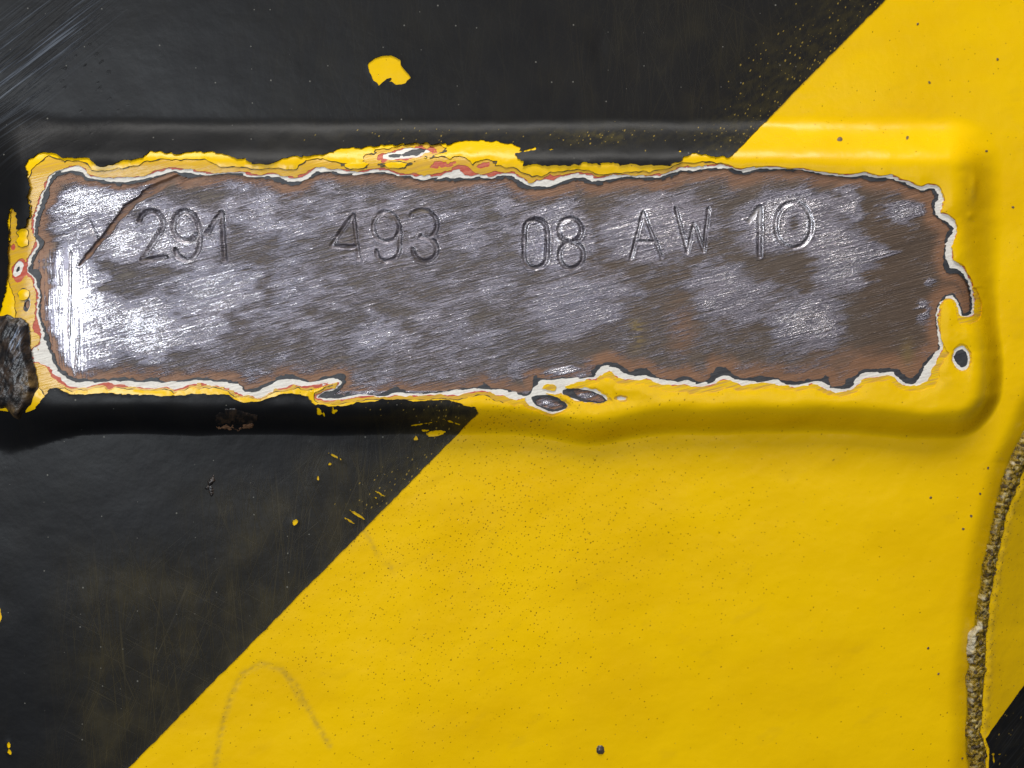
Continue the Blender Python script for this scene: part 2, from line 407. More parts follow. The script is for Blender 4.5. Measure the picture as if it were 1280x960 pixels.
# ------------------------------------------------------------------ node helper
class NT:
    def __init__(self, name):
        self.m = bpy.data.materials.new(name); self.m.use_nodes = True
        self.t = self.m.node_tree; self.t.nodes.clear()
        self.out = self.t.nodes.new("ShaderNodeOutputMaterial")
        self.b = self.t.nodes.new("ShaderNodeBsdfPrincipled")
        self.t.links.new(self.b.outputs[0], self.out.inputs[0])
        tc = self.t.nodes.new("ShaderNodeTexCoord")
        # drawing units in the plane of the panel: (x, up, depth)
        mp = self.t.nodes.new("ShaderNodeMapping"); mp.inputs['Rotation'].default_value = (R(-90), 0, 0)
        mp.inputs['Scale'].default_value = (1 / S,) * 3
        self.t.links.new(tc.outputs['Object'], mp.inputs[0])
        self.P = mp.outputs[0]

    def set(self, sock, v):
        if hasattr(v, 'is_output'):
            self.t.links.new(v, sock)
        elif isinstance(v, tuple) and len(v) == 3 and sock.type == 'RGBA':
            sock.default_value = v + (1,)
        else:
            sock.default_value = v

    def math(self, op, a, b=0.0, c=0.0):
        n = self.t.nodes.new("ShaderNodeMath"); n.operation = op
        for s, v in zip(n.inputs, (a, b, c)):
            self.set(s, v)
        return n.outputs[0]

    def add(self, a, b): return self.math('ADD', a, b)
    def mul(self, a, b): return self.math('MULTIPLY', a, b)
    def sub(self, a, b): return self.math('SUBTRACT', a, b)

    def step(self, a, b, x):
        n = self.t.nodes.new("ShaderNodeMapRange"); n.interpolation_type = 'SMOOTHSTEP'
        self.set(n.inputs[0], x); self.set(n.inputs[1], a); self.set(n.inputs[2], b)
        return n.outputs[0]

    def map(self, deg=0, sc=(1, 1, 1), off=(0, 0, 0)):
        n = self.t.nodes.new("ShaderNodeVectorRotate"); n.rotation_type = 'Z_AXIS'
        self.set(n.inputs['Vector'], self.P); n.inputs['Angle'].default_value = R(-deg)
        m = self.t.nodes.new("ShaderNodeMapping"); m.inputs['Scale'].default_value = sc; m.inputs['Location'].default_value = off
        self.t.links.new(n.outputs[0], m.inputs[0])
        return m.outputs[0]

    def noise(self, ln, wd=None, deg=0, detail=3.0, off=0.0, rough=0.5, dist=0.0):
        wd = ln if wd is None else wd
        n = self.t.nodes.new("ShaderNodeTexNoise")
        self.set(n.inputs['Vector'], self.map(deg, (1 / ln, 1 / wd, 1 / max(ln, wd)), (off, off * 1.7, off * .3)))
        n.inputs['Scale'].default_value = 1; n.inputs['Detail'].default_value = detail
        n.inputs['Roughness'].default_value = rough; n.inputs['Distortion'].default_value = dist
        return n.outputs[0]

    def voro(self, size, deg=0, stretch=1.0, off=0.0, rnd=1.0, feat='F1'):
        n = self.t.nodes.new("ShaderNodeTexVoronoi"); n.feature = feat; n.voronoi_dimensions = '2D'
        self.set(n.inputs['Vector'], self.map(deg, (1 / size / stretch, 1 / size, 1 / size), (off, off * 1.3, 0)))
        n.inputs['Scale'].default_value = 1; n.inputs['Randomness'].default_value = rnd
        sp = self.t.nodes.new("ShaderNodeSeparateColor")
        if 'Color' in n.outputs:
            self.t.links.new(n.outputs['Color'], sp.inputs[0])
        return n.outputs['Distance'], sp.outputs[0], sp.outputs[1]

    def attr(self, name):
        n = self.t.nodes.new("ShaderNodeAttribute"); n.attribute_name = name
        return n.outputs['Fac']

    def mix(self, f, a, b):
        n = self.t.nodes.new("ShaderNodeMix"); n.data_type = 'RGBA'
        self.set(n.inputs[0], f)
        self.set(n.inputs[6], a); self.set(n.inputs[7], b)
        return n.outputs[2]

    def lerp(self, f, a, b):
        n = self.t.nodes.new("ShaderNodeMix"); n.data_type = 'FLOAT'
        self.set(n.inputs[0], f); self.set(n.inputs[2], a); self.set(n.inputs[3], b)
        return n.outputs[0]

    def bump(self, hgt, dist=1.0, strength=1.0, prev=None):
        n = self.t.nodes.new("ShaderNodeBump"); n.inputs['Strength'].default_value = strength
        n.inputs['Distance'].default_value = dist * S
        self.set(n.inputs['Height'], hgt)
        if prev is not None:
            self.set(n.inputs['Normal'], prev)
        return n.outputs[0]

    def done(self, col, rough, metal=0.0, normal=None, spec=0.5, coat=0.0, coat_rough=0.1):
        self.set(self.b.inputs['Base Color'], col)
        self.set(self.b.inputs['Roughness'], rough)
        self.set(self.b.inputs['Metallic'], metal)
        self.set(self.b.inputs['Specular IOR Level'], spec)
        self.set(self.b.inputs['Coat Weight'], coat)
        self.b.inputs['Coat Roughness'].default_value = coat_rough
        if normal is not None:
            self.set(self.b.inputs['Normal'], normal)
        return self.m


YEL = (0.79, 0.488, 0.0)


def mat_yellow(name, base=YEL, specks=True, dull=False):
    n = NT(name)
    big = n.noise(160, 90, 10, 3, 3.0)
    c = n.mix(n.step(0.35, 0.7, big), base, (base[0] * .93, base[1] * .90, base[2]))
    if dull:
        c = n.mix(n.attr('fresh'), c, (0.75, 0.468, 0.004))
    if dull:
        st = n.noise(26, 2.2, 14, 3, 5.0)
        c = n.mix(n.step(0.45, 0.62, st), c, (base[0] * .88, base[1] * .86, base[2] * 2))
    rough = n.lerp(n.noise(40, 40, 0, 3, 8.0), 0.18, 0.36)
    pits = None
    if specks:
        den = n.attr("speck")
        for k, (sz, r0, r1, thr, st) in enumerate(((4.2, .05, .19, .72, 1.3), (8.0, .04, .13, .5, 1.3), (30.0, .015, .045, .8, 1.2))):
            d, a, b = n.voro(sz, 60, st, 3.3 * k + 1)
            rad = n.add(n.mul(n.mul(b, b), r1 - r0), r0)
            d = n.add(d, n.mul(n.sub(n.noise(1.6, 1.6, 0, 1, 4.0), .5), .22 if sz < 20 else .03))
            hit = n.mul(n.step(0.0, 0.05, n.sub(rad, d)), n.math('LESS_THAN', a, n.mul(den, thr)))
            c = n.mix(n.mul(hit, n.add(.5, n.mul(a, .5))), c, (0.085, 0.028, 0.003))
            pits = hit if pits is None else n.math('MAXIMUM', pits, hit)
        smear_shade = n.attr("smear_shade")
        sm = n.mul(smear_shade, n.step(0.20, 0.70, n.noise(9, 5, 30, 3, 4.0)))
        c = n.mix(n.mul(sm, 0.42), c, (0.13, 0.11, 0.05))
        c = n.mix(n.mul(n.step(.60, .74, n.noise(60, 30, 20, 5, 9.0)), .16), c, (0.45, 0.27, 0.01))
    peel = n.noise(9, 9, 0, 2, 1.0)
    nb = n.bump(peel, 0.22)
    nb = n.bump(n.noise(60, 46, 15, 2, 2.0), 1.3, 1, nb)
    if pits is not None:
        nb = n.bump(n.mul(pits, -1), 0.5, 1, nb)
    if dull:
        nb = n.bump(n.noise(30, 1.6, 14, 2, 6.0), 0.35, 1, nb)
    return n.done(c, rough, 0, nb, 0.24)


def mat_black():
    n = NT("black_enamel")
    base = n.mix(n.noise(120, 70, 30, 4, 1.0), (0.0040, 0.0043, 0.0052), (0.0080, 0.0083, 0.0095))
    scr = n.attr("scratch")            # worn zones
    lines = None
    brk = n.noise(30, 30, 0, 3, 31.0)
    for k, (ln, wd, dg, th) in enumerate(((260, 1.5, 95, .60), (240, 1.3, 84, .61), (200, 1.2, 66, .63), (300, 1.3, 113, .63), (260, 1.2, -28, .67), (160, 1.0, 40, .68))):
        v = n.add(n.noise(ln, wd, dg, 1.0, 3.1 * k + 2), n.mul(n.sub(n.noise(46, 18, dg, 2, 5.3 * k), .5), .30))
        s = n.step(th, th + .09, v)
        lines = s if lines is None else n.math('MAXIMUM', lines, s)
    haze = n.step(0.40, 0.75, n.noise(60, 40, 88, 4, 7.0))
    wear = n.mul(lines, scr)
    c = n.mix(n.mul(n.mul(n.add(.3, n.mul(haze, .7)), scr), 0.85), base, (0.034, 0.028, 0.014))
    c = n.mix(n.mul(wear, n.mul(brk, 0.24)), c, (0.13, 0.10, 0.035))
    # flecks where the yellow shows through
    fl = n.attr("fleck")
    d, a, b = n.voro(3.6, 60, 1.8, 2.0)
    hit = n.mul(n.step(0.0, 0.08, n.sub(n.add(n.mul(n.mul(b, b), .24), .05), n.add(d, n.mul(n.sub(n.noise(1.8, 1.8, 0, 1, 4.0), .5), .3)))), n.math('LESS_THAN', a, n.mul(fl, 0.75)))
    c = n.mix(n.mul(n.mul(fl, n.step(.35, .7, n.noise(14, 7, 40, 4, 14.0))), .5), c, (0.075, 0.058, 0.012))
    c = n.mix(n.mul(hit, .50), c, (0.40, 0.27, 0.04))
    # dust, everywhere
    d, a, b = n.voro(24, 0, 1.0, 6.0)
    dust = n.mul(n.step(0.0, 0.02, n.sub(n.mul(b, .055), d)), n.math('LESS_THAN', a, 0.28))
    c = n.mix(n.mul(dust, .4), c, (0.30, 0.29, 0.25))
    # scuffed corner, with its bluish sheen painted into the colour
    sc = n.attr("scuff_sheen")
    s1 = n.step(.50, .66, n.noise(130, 2.4, 37, 3, 11.0))
    s2 = n.noise(110, 2.6, 40, 3, 17.0)
    rough = n.lerp(n.noise(70, 50, 20, 4, 5.0), 0.34, 0.48)
    rough = n.add(rough, n.mul(n.mul(s1, sc), -0.06))
    c = n.mix(n.mul(n.mul(s1, sc), .8), c, (0.085, 0.098, 0.12))
    nb = n.bump(n.noise(12, 12, 0, 2, 1.0), 0.25)
    nb = n.bump(n.noise(80, 60, 15, 2, 2.0), 1.0, 1, nb)
    nb = n.bump(n.mul(wear, -1), 0.12, 1, nb)
    nb = n.bump(n.mul(sc, n.add(n.mul(s1, .6), s2)), .8, 1, nb)
    d2, a2, b2 = n.voro(9, 35, 2.2, 9.0)
    d2 = n.add(d2, n.mul(n.sub(n.noise(3, 3, 0, 2, 4.0), .5), .5))
    nick = n.mul(n.mul(n.step(0.0, 0.34, n.sub(n.mul(b2, .34), d2)), n.math('LESS_THAN', a2, .35)), n.attr("nick"))
    nb = n.bump(nick, .45, 1, nb)
    return n.done(c, rough, 0, nb, 0.15)


def mat_flat(name, c1, c2, rough=0.55, deg=13, ln=30, wd=2.5, spec=0.35, thin=1.0):
    n = NT(name)
    s = n.noise(ln, wd, deg, 4, 2.0)
    f = n.noise(3.0, 3.0, 0, 3, 5.0)
    k = n.step(0.38, 0.66, n.add(n.mul(s, .7), n.mul(f, .3)))
    nb = n.bump(s, 0.5 * thin)
    nb = n.bump(f, 0.3 * thin, 1, nb)
    return n.done(n.mix(k, c1, c2), rough, 0, nb, spec)


def mat_steel():
    n = NT("ground_steel")
    bare = n.attr("bare"); rust = n.attr("rust"); brown = n.attr("brown"); groove = n.attr("groove"); vert = n.attr("vert"); paint = n.attr("paint")
    sa = n.noise(46, 2.6, 14, 4, 1.0, .6)
    sb = n.noise(15, 1.4, 17, 3, 4.0, .6)
    sv = n.noise(70, 2.4, 92, 3, 6.0)
    cl = n.noise(26, 13, 14, 4, 9.0)
    gr = n.noise(2.4, 1.2, 14, 2, 3.0)
    st = n.lerp(vert, n.add(n.mul(sa, .5), n.mul(sb, .5)), sv)
    clc = n.sub(cl, .5); stc = n.sub(st, .5); grc = n.sub(gr, .5)
    keep = n.sub(1.0, n.mul(groove, .22))
    # dull, blue-grey polished steel
    m1 = n.step(0.08, 0.46, n.add(bare, n.add(n.mul(clc, .65), n.add(n.mul(stc, 1.3), n.mul(grc, .4)))))
    # bright fresh scratches
    m2 = n.step(0.49, 0.68, n.add(n.mul(bare, .86), n.add(n.mul(clc, .6), n.add(n.mul(stc, 2.2), n.mul(grc, 1.0)))))
    m1 = n.mul(m1, keep); m2 = n.mul(m2, keep)
    # film of old oxide and primer left between the scratches
    film = n.mix(n.noise(40, 12, 14, 4, 5.0), (0.088, 0.074, 0.062), (0.158, 0.135, 0.114))
    film = n.mix(brown, film, (0.125, 0.086, 0.060))
    rv = n.math('MULTIPLY', n.step(0.05, 0.95, n.add(rust, n.mul(n.sub(n.noise(26, 9, 14, 4, 8.0), .5), .7))), 1.0)
    film = n.mix(n.mul(rv, .9), film, n.mix(n.noise(14, 6, 14, 4, 2.0), (0.21, 0.098, 0.048), (0.33, 0.165, 0.085)))
    film = n.mix(n.mul(n.step(.52, .72, n.noise(3.2, 2.0, 14, 4, 41.0, .7)), .45), film, (0.045, 0.036, 0.030))
    film = n.mix(n.mul(groove, .4), film, (0.10, 0.070, 0.050))
    film = n.mix(paint, film, (0.42, 0.29, 0.05))
    dull = n.mix(n.noise(70, 40, 20, 3, 7.0), (0.205, 0.202, 0.25), (0.275, 0.25, 0.28))
    bright = n.mix(n.noise(60, 30, 20, 3, 17.0), (0.52, 0.52, 0.56), (0.66, 0.615, 0.63))
    c = n.mix(m2, n.mix(m1, film, dull), bright)
    ln1 = n.noise(230, 1.5, 13, 3, 51.0, .6); ln2 = n.noise(120, 1.1, 17, 2, 57.0, .6)
    gl = n.step(.38, .66, n.add(n.mul(ln1, .55), n.mul(ln2, .45)))
    c = n.mix(n.mul(n.sub(1.0, gl), n.sub(.34, n.mul(vert, .34))), c, (0.035, 0.031, 0.030))
    r1 = n.lerp(n.noise(9, 3, 14, 3, 13.0), 0.29, 0.42)
    r2 = n.lerp(n.noise(7, 2, 14, 3, 23.0), 0.16, 0.28)
    rough = n.lerp(m2, n.lerp(m1, 0.46, r1), r2)
    metal = n.lerp(n.math('MAXIMUM', m1, m2), n.lerp(rv, .45, .05), 1.0)
    metal = n.mul(metal, n.sub(1.0, paint))
    amt = n.add(.35, n.mul(n.math('MAXIMUM', m1, m2), .65))
    nb = n.bump(n.mul(amt, n.lerp(vert, n.add(n.mul(sa, .7), sb), sv)), 0.5)
    nb = n.bump(n.mul(amt, n.add(gr, n.noise(4.0, 1.6, 14, 3, 21.0))), 0.45, 1, nb)
    nb = n.bump(m2, 0.15, 1, nb)
    nb = n.bump(n.mul(gl, n.sub(1.0, vert)), 0.2, 1, nb)
    return n.done(c, rough, metal, nb, 0.35)


def mat_seam():
    n = NT("gritty_seam_paint")
    d, a, b = n.voro(4.2, 20, 1.2, 1.0)
    f = n.noise(5, 5, 0, 4, 3.0, .7)
    c = n.mix(n.step(.35, .6, f), (0.042, 0.027, 0.004), (0.27, 0.17, 0.008))
    c = n.mix(n.mul(n.math('LESS_THAN', a, .10), .5), c, (0.52, 0.42, 0.18))
    c = n.mix(n.mul(n.math('GREATER_THAN', a, .84), .85), c, (0.035, 0.020, 0.006))
    c = n.mix(n.attr("chip"), c, (0.72, 0.66, 0.50))
    nb = n.bump(n.noise(3.2, 3.2, 0, 3, 7.0, .7), 2.2)
    nb = n.bump(d, -1.2, 1, nb)
    return n.done(c, 0.34, 0.0, nb, 0.45)


def mat_lump():
    n = NT("charred_paint_lump")
    f = n.noise(16, 9, 70, 4, 3.0, .6)
    c = n.mix(n.step(.42, .62, f), (0.006, 0.005, 0.005), (0.034, 0.021, 0.013))
    c = n.mix(n.mul(n.attr("tan"), n.step(.35, .65, n.noise(9, 9, 0, 3, 6.0))), c, (0.22, 0.135, 0.045))
    s = n.noise(20, 2.2, 62, 3, 5.0)
    c = n.mix(n.mul(n.attr("shine"), n.mul(.6, n.step(.46, .62, s))), c, (0.22, 0.26, 0.34))  # bluish highlight painted into the colour of the lump
    nb = n.bump(f, .8)
    nb = n.bump(s, .45, 1, nb)
    nb = n.bump(n.noise(4, 4, 0, 3, 9.0), .7, 1, nb)
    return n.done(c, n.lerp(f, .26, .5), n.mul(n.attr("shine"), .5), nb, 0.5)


M_YEL = mat_yellow("yellow_enamel")
M_YSAND = mat_yellow("sanded_yellow_enamel", (0.80, 0.50, 0.008), False, True)
M_OCHRE = mat_yellow("old_ochre_enamel", (0.62, 0.37, 0.022), False, True)
M_BLACK = mat_black()
M_RED = mat_flat("red_primer_paint", (0.42, 0.060, 0.035), (0.50, 0.14, 0.08))
M_WHITE = mat_flat("white_primer_paint", (0.74, 0.71, 0.64), (0.60, 0.56, 0.50), ln=22, wd=2.2)
M_DARK = mat_flat("dark_grey_undercoat", (0.026, 0.028, 0.032), (0.050, 0.051, 0.055), .5)
M_LINE = mat_flat("old_black_coat", (0.060, 0.042, 0.012), (0.035, 0.028, 0.014), .5)
M_STEEL = mat_steel()
M_SEAM = mat_seam()
M_LUMP = mat_lump()
M_BACK = mat_flat("raw_steel", (0.12, 0.11, 0.10), (0.16, 0.15, 0.14), .5)


def thing(name, label, cat, x, y, group=None):
    o = bpy.data.objects.new(name, None)
    o.empty_display_size = 0.01
    o.location = ((x - 640) * S, 0.0, (480 - y) * S)
    o["label"] = label; o["category"] = cat
    col.objects.link(o)
    bpy.context.view_layer.update()
    return o


panel = thing("hazard_panel", "flat steel panel painted glossy yellow with a broad black diagonal band", "panel", 640, 1080)
plate = thing("number_plate", "raised steel plate, paint ground off to bare metal, stamped 291 493 08 AW 10", "number plate", 640, 545)
side = thing("side_panel", "narrow yellow panel with black corner beyond the gritty seam, lower right edge", "panel", 1340, 1080)

# ------------------------------------------------------------------ fields of the paint coats
jag = 2.6 * streak(GX, GY, 14, 12, 2.2, 41, 3) + 2.2 * fbm(GX / 6, GY / 5, 45, 3)
jag2 = 4.2 * streak(GX, GY, 14, 18, 2.8, 51, 3) + 1.8 * fbm(GX / 6, GY / 5, 55, 3)

# sanded-through spots: x, y, rx, ry, tilt
spot_dark = np.minimum.reduce([
    ell(519, 189.5, 15, 4.0, 10, 1.2, 1), ell(494, 194, 8, 2.2, 4, .8, 2), ell(1203, 448, 8.5, 10.5, 15, 1.5, 3),
    ell(20.5, 336, 2.0, 4.5, -25, .8, 4), ell(686, 503.5, 23, 9.5, -14, 1.2, 5), ell(731, 494.5, 27, 7.5, -14, 1.2, 6), ell(32, 381, 3.4, 8.5, -10, .8, 7)])
spot_white = np.minimum.reduce([
    ell(509, 191, 29, 6.2, 8, 1.6, 11), ell(1202.5, 448, 11.5, 15.5, 10, 1.5, 13), ell(21, 335.5, 5.8, 10.5, -20, 1.2, 14),
    ell(683, 503.5, 27, 11.5, -14, 1.2, 15), ell(730, 493, 31, 9.5, -12, 1.5, 16), ell(777, 498, 5.5, 2.3, -3, .8, 17),
    ell(700, 482, 30, 9, 6, 2.0, 18), ell(32, 381, 4.0, 9, -10, .8, 7)])
spot_red = np.minimum.reduce([
    ell(505, 192, 36, 8.0, 8, 2.4, 21), ell(22, 337, 9, 15, -20, 2.5, 24), ell(553, 205, 13, 4.5, 6, 2.4, 25), ell(604, 206, 8, 3.2, 10, 1.5, 26), ell(15, 308, 2.5, 4, 0, .8, 27)])
spot_red = np.minimum(spot_red, spot_white)
keep_yel = np.minimum.reduce([ell(687, 484, 9, 4.5, -12, 1.5, 31), ell(726, 481, 18, 4, 10, 1.5, 32)])   # yellow left standing in the white

F_dark = PHI + DW + jag * 1.5
inner_spots = np.minimum.reduce([ell(686, 504.5, 17.5, 6.5, -14, 1.0, 35), ell(736, 495, 19, 5.5, -14, 1.2, 36), ell(32, 380, 2.6, 5.0, -10, .6, 37)])
F_dark = np.minimum(F_dark, inner_spots)
F_dark = np.maximum(F_dark, np.minimum(-ell(1158, 242.5, 4.2, 3.4, 0, .5, 3), 10) * 0 - 99)
F_white = np.minimum(PHI + jag2 * 1.1, spot_dark)
F_red = np.minimum(PHI - WW + jag2 * 1.1, spot_white)
ow_top = np.interp(GX, [20, 60, 80, 120, 180, 196, 215, 255, 275, 320, 380, 430, 455, 480, 555, 590, 650, 700, 890, 905, 930], [24, 20, 7, 7, 16, 15, 8, 16, 7, 7, 11, 8, 11, 16, 20, 8, 4, 3, 4, 1, .4])
ow_bot = np.interp(GX, [50, 80, 200, 380, 420, 600, 640, 700, 860, 1000, 1160, 1200], [26, 2.5, 3, 2, 4, 3.5, 8, 3, 10, 5, 9, 9])
wv = sstep(330, 400, GY + 0 * GX)
OW = ow_top * (1 - wv) + ow_bot * wv
OW = np.where((GX < 60) & (GY > 230), 26, OW)
OW = np.where((GX > 1160) & (GY < 360), .4, OW)
ochn = 5.0 * fbm(GX / 26, GY / 12, 61, 3) + 2.0 * fbm(GX / 6, GY / 5, 63, 2)
F_ochre = np.minimum(PHI - WW - RW + jag * 1.3 + .2, spot_red)
F_ochre = np.maximum(F_ochre, np.minimum(-keep_yel, 30))
bright_left = np.minimum.reduce([ell(27, 302, 8, 7, 0, 1.5, 71), ell(28, 291, 7, 6, 0, 1.5, 72), ell(29, 368, 7, 7, 0, 2, 73), ell(445, 206, 17, 5, 0, 1.5, 74), ell(494, 206, 16, 4, 0, 1.5, 75), ell(34, 262, 4, 10, 0, 1, 76)])
F_yel = PHI - WW - RW - np.maximum(OW + ochn * np.where((GX > 900) & (GY < 365), .15, 1), .3)
F_yel = np.minimum(F_yel, spot_red - 1.5 - np.where(GX < 700, 2.0, 0.3))
F_yel = np.maximum(F_yel, np.minimum(-bright_left, 20))
tongue = ell(1187, 408, 11, 32, 2, 1.0, 77)
F_yel = np.maximum(F_yel, np.minimum(-tongue, 20))
F_yel = np.maximum(F_yel, np.minimum(17 - (plate_d(GX, GY) + 23), 10))
F_line = F_yel + np.where(((GX < 905) & (GY < 340)) | (GX < 630), 0.55 + 2.3 * fbm(GX / 7, GY / 5, 81, 2), -4)
F_line = np.minimum(F_line, F_ochre - .6)
clipR = (seamL(GY) + 3 - GX)
F_yel = np.minimum(F_yel, clipR)

# ---- black coat, with the chips knocked out of it
chipP = np.array([[459.5, 79.5], [468, 73], [478, 70], [489, 69.3], [495, 72], [501, 75.5], [501, 81], [505, 87], [511.5, 94], [513.5, 97.5], [509, 101], [507, 104.5], [500, 106], [494.5, 106], [489.5, 102.5], [485.5, 103], [489, 99.5], [489, 98], [484, 98.5], [478, 104], [473.5, 108], [471.5, 103.5], [467, 101], [464, 94], [461.5, 90]])
CF, _ = loop_field(chipP, 12, tens=False)
chips = [CF + .9 * fbm(GX / 3, GY / 3, 91, 2)]
for (cx, cy, rx, ry, dg) in ((369, 653, 3.2, 4.4, -15), (412, 579, 2.2, 2.4, 0), (397.5, 597, 1.3, 3.6, 0), (545, 541.5, 10, 3.4, 6), (520, 547.5, 2.4, 2.2, 0), (531, 538, 4, 1.3, 0),
                              (437, 651, 1.3, 9.5, -68 + 125), (446, 643, 1.5, 10, 58), (475, 617, .9, 8, 60), (469, 622, .8, 4, 60), (11, 931, 2.2, 3.2, 0), (12.5, 939, 2.4, 3.0, 30), (-3, 768, 5, 11, 0),
                              (418, 514.5, 4.2, 2.6, 20), (398, 514, 2.8, 4.5, 20), (416, 511, 1.6, 3.2, 0), (405, 519, 1.2, 3, 25), (663, 187, 9.5, 1.3, 14), (686, 187.5, 4, 1.0, 14), (850, 189.5, 1.2, 1.2, 0),
                              (566, 528, 9, .9, -18), (530, 529.5, 14, .8, 9), (418, 570, .8, 9, 62)):
    chips.append(ell(cx, cy, rx, ry, dg, 1.7 if min(rx, ry) > 2 else .9, int(cx)))
CH = np.minimum.reduce(chips)
F_blk = np.minimum(diag(GX, GY) + 1.3 * fbm(GX / 40, GY / 40, 94, 2) + 1.9 * fbm(GX / 7, GY / 7, 95, 3), TF + 4.2 * fbm(GX / 6, GY / 5, 97, 3) * np.where(GY < 300, 1, .6) + 3.2 * streak(GX, GY, 14, 11, 1.9, 98, 2))
F_blk = np.minimum(F_blk, CH)
PD = plate_d(GX, GY)
CUT = PD + 23.0
# the panel coat stops, and the plate coat starts, at the foot of the plate edge
nos = lambda x, y: np.abs(plate_d(x, y) + 23.0) < 1.2


def a_speck(x, y):
    s = 0.05 + 0.9 * np.exp(-(((x - 650) / 260) ** 2 + ((y - 640) / 130) ** 2)) + .45 * np.exp(-(((x - 480) / 200) ** 2 + ((y - 800) / 130) ** 2))
    s = s + 0.8 * np.exp(-(((x - 640) / 90) ** 2 + ((y - 530) / 22) ** 2))
    return np.where(y < 480, 0.05, s)


def a_smear_shade(x, y):
    r = np.minimum(pline(x, y, ARC), pline(x, y, ARC2) + 1.5)
    s = 0.95 * np.exp(-(r / 3.6) ** 2)
    s = s + .8 * np.exp(-(pline(x, y, np.array([[452, 658], [470, 690], [491, 714]])) / 2.6) ** 2)
    s = s + .6 * np.exp(-(((x - 1216) / 4) ** 2 + ((y - 243) / 12) ** 2)) + .35 * np.exp(-(((x - 663) / 50) ** 2 + ((y - 528) / 10) ** 2))
    s = s + .55 * np.exp(-((seamL(y) - x) / 5) ** 2) * (y > 540)  # shade beside the seam, painted as a dark strip on the yellow
    return s


def a_scratch(x, y):
    s = sstep(40, 150, x - 0.0 * y) * sstep(640, 760, y) * sstep(300, 120, 1.0 * (x - 60) - (960 - y) * .9)
    s = np.maximum(s, sstep(330, 430, x) * sstep(540, 590, y) * .9)
    s = np.maximum(s, .75 * sstep(180, 330, x) * sstep(570, 640, y))
    s = np.maximum(s, .30 * sstep(560, 840, x) * sstep(190, 120, y))
    s = np.maximum(s, .10 * sstep(250, 400, x) * (y < 200))
    s = np.maximum(s, 0.8 * sstep(120, 0, np.abs(diag(x, y))) * (y > 500))
    return np.clip(s + .06, 0, 1)


def a_fleck(x, y):
    s = .95 * np.exp(-(((x - 745) / 42) ** 2 + ((y - 172) / 9) ** 2))
    s += .25 * np.exp(-((y - 168) / 10) ** 2) * sstep(300, 560, x)
    s += .5 * sstep(110, 10, diag(x, y)) * (y < 190) * sstep(900, 960, x + y * .3)
    s += .7 * np.exp(-(((x - 560) / 60) ** 2 + ((y - 512) / 12) ** 2))
    s += .45 * sstep(60, 5, diag(x, y)) * (y > 520) * (y < 640)
    return s


def a_scuff_sheen(x, y):
    u, v = rot(x - 45, y - 55, 38)
    return np.exp(-((u / 95) ** 2 + (v / 42) ** 2) ** 1.5) + .35 * np.exp(-(((x - 10) / 40) ** 2 + ((y - 140) / 50) ** 2))


def a_nick(x, y):
    return np.exp(-(((x - 105) / 55) ** 2 + ((y - 85) / 75) ** 2)) + .5 * np.exp(-(((x - 80) / 50) ** 2 + ((y - 185) / 9) ** 2))


YA = {"speck": a_speck, "smear_shade": a_smear_shade}
BA = {"scratch": a_scratch, "fleck": a_fleck, "scuff_sheen": a_scuff_sheen, "nick": a_nick}
finep = lambda x, y: (np.abs(plate_d(x, y)) < 34) | ((y > 805) & (x > 250) & (x < 430)) | (np.abs(x - seamLs(y) + 10) < 22)
sheet("yellow_coat", np.minimum(F_yel, -CUT), 0.0, M_YEL, panel, feather=1.7, fw=8, Ff=F_yel, skirt=4.0, fine=finep, attrs=YA, noskirt=nos)
sheet("black_band", np.minimum(F_blk, -CUT), 0.9, M_BLACK, panel, feather=-.35, fw=2.0, skirt=1.8, attrs=BA, noskirt=nos, Ff=F_blk)
yc = sheet("yellow_coat", np.minimum(F_yel, CUT), 0.0, M_YEL, plate, feather=1.7, fw=8, skirt=1.4, attrs=YA, noskirt=nos, Ff=F_yel)
yc["label"] = "glossy yellow paint over the plate's rounded rim"
bc = sheet("black_coat", np.minimum(F_blk, CUT), 0.9, M_BLACK, plate, feather=-.35, fw=2.0, skirt=1.8, attrs=BA, noskirt=nos, Ff=F_blk)
bc["label"] = "black top coat torn along the ground edge"
lim = 62 - np.abs(PHI)
inpl = np.minimum(lim, CUT - 6)
fs = lambda x, y: np.ones(np.shape(x), bool)
sheet("old_dark_coat", np.minimum(F_line, inpl), -2.25, M_LINE, plate, skirt=.6, fine=fs, sp=(7, 4.2))
sheet("ochre_coat", np.minimum(F_ochre, inpl), -2.8, M_OCHRE, plate, feather=.2, skirt=.8, fine=fs, sp=(7, 4.2), attrs={'fresh': lambda x, y: np.where(y < 350, sstep(880, 930, x), sstep(610, 670, x))})
sheet("red_primer", np.minimum(F_red, inpl), -3.35, M_RED, plate, feather=.2, skirt=.8, fine=fs, sp=(7, 4.2))
sheet("white_primer", np.minimum(F_white, inpl), -3.9, M_WHITE, plate, feather=.2, skirt=.9, fine=fs, sp=(7, 4.2))
sheet("dark_undercoat", np.minimum(F_dark, inpl), -4.5, M_DARK, plate, feather=.2, skirt=1.6, fine=fs, sp=(7, 4.2))

# ------------------------------------------------------------------ bare steel and its stamped characters
def ring(cx, cy, rx, ry, n=28):
    a = np.linspace(0, 2 * np.pi, n + 1)
    return np.stack([cx + rx * np.cos(a), cy + ry * np.sin(a)], -1)


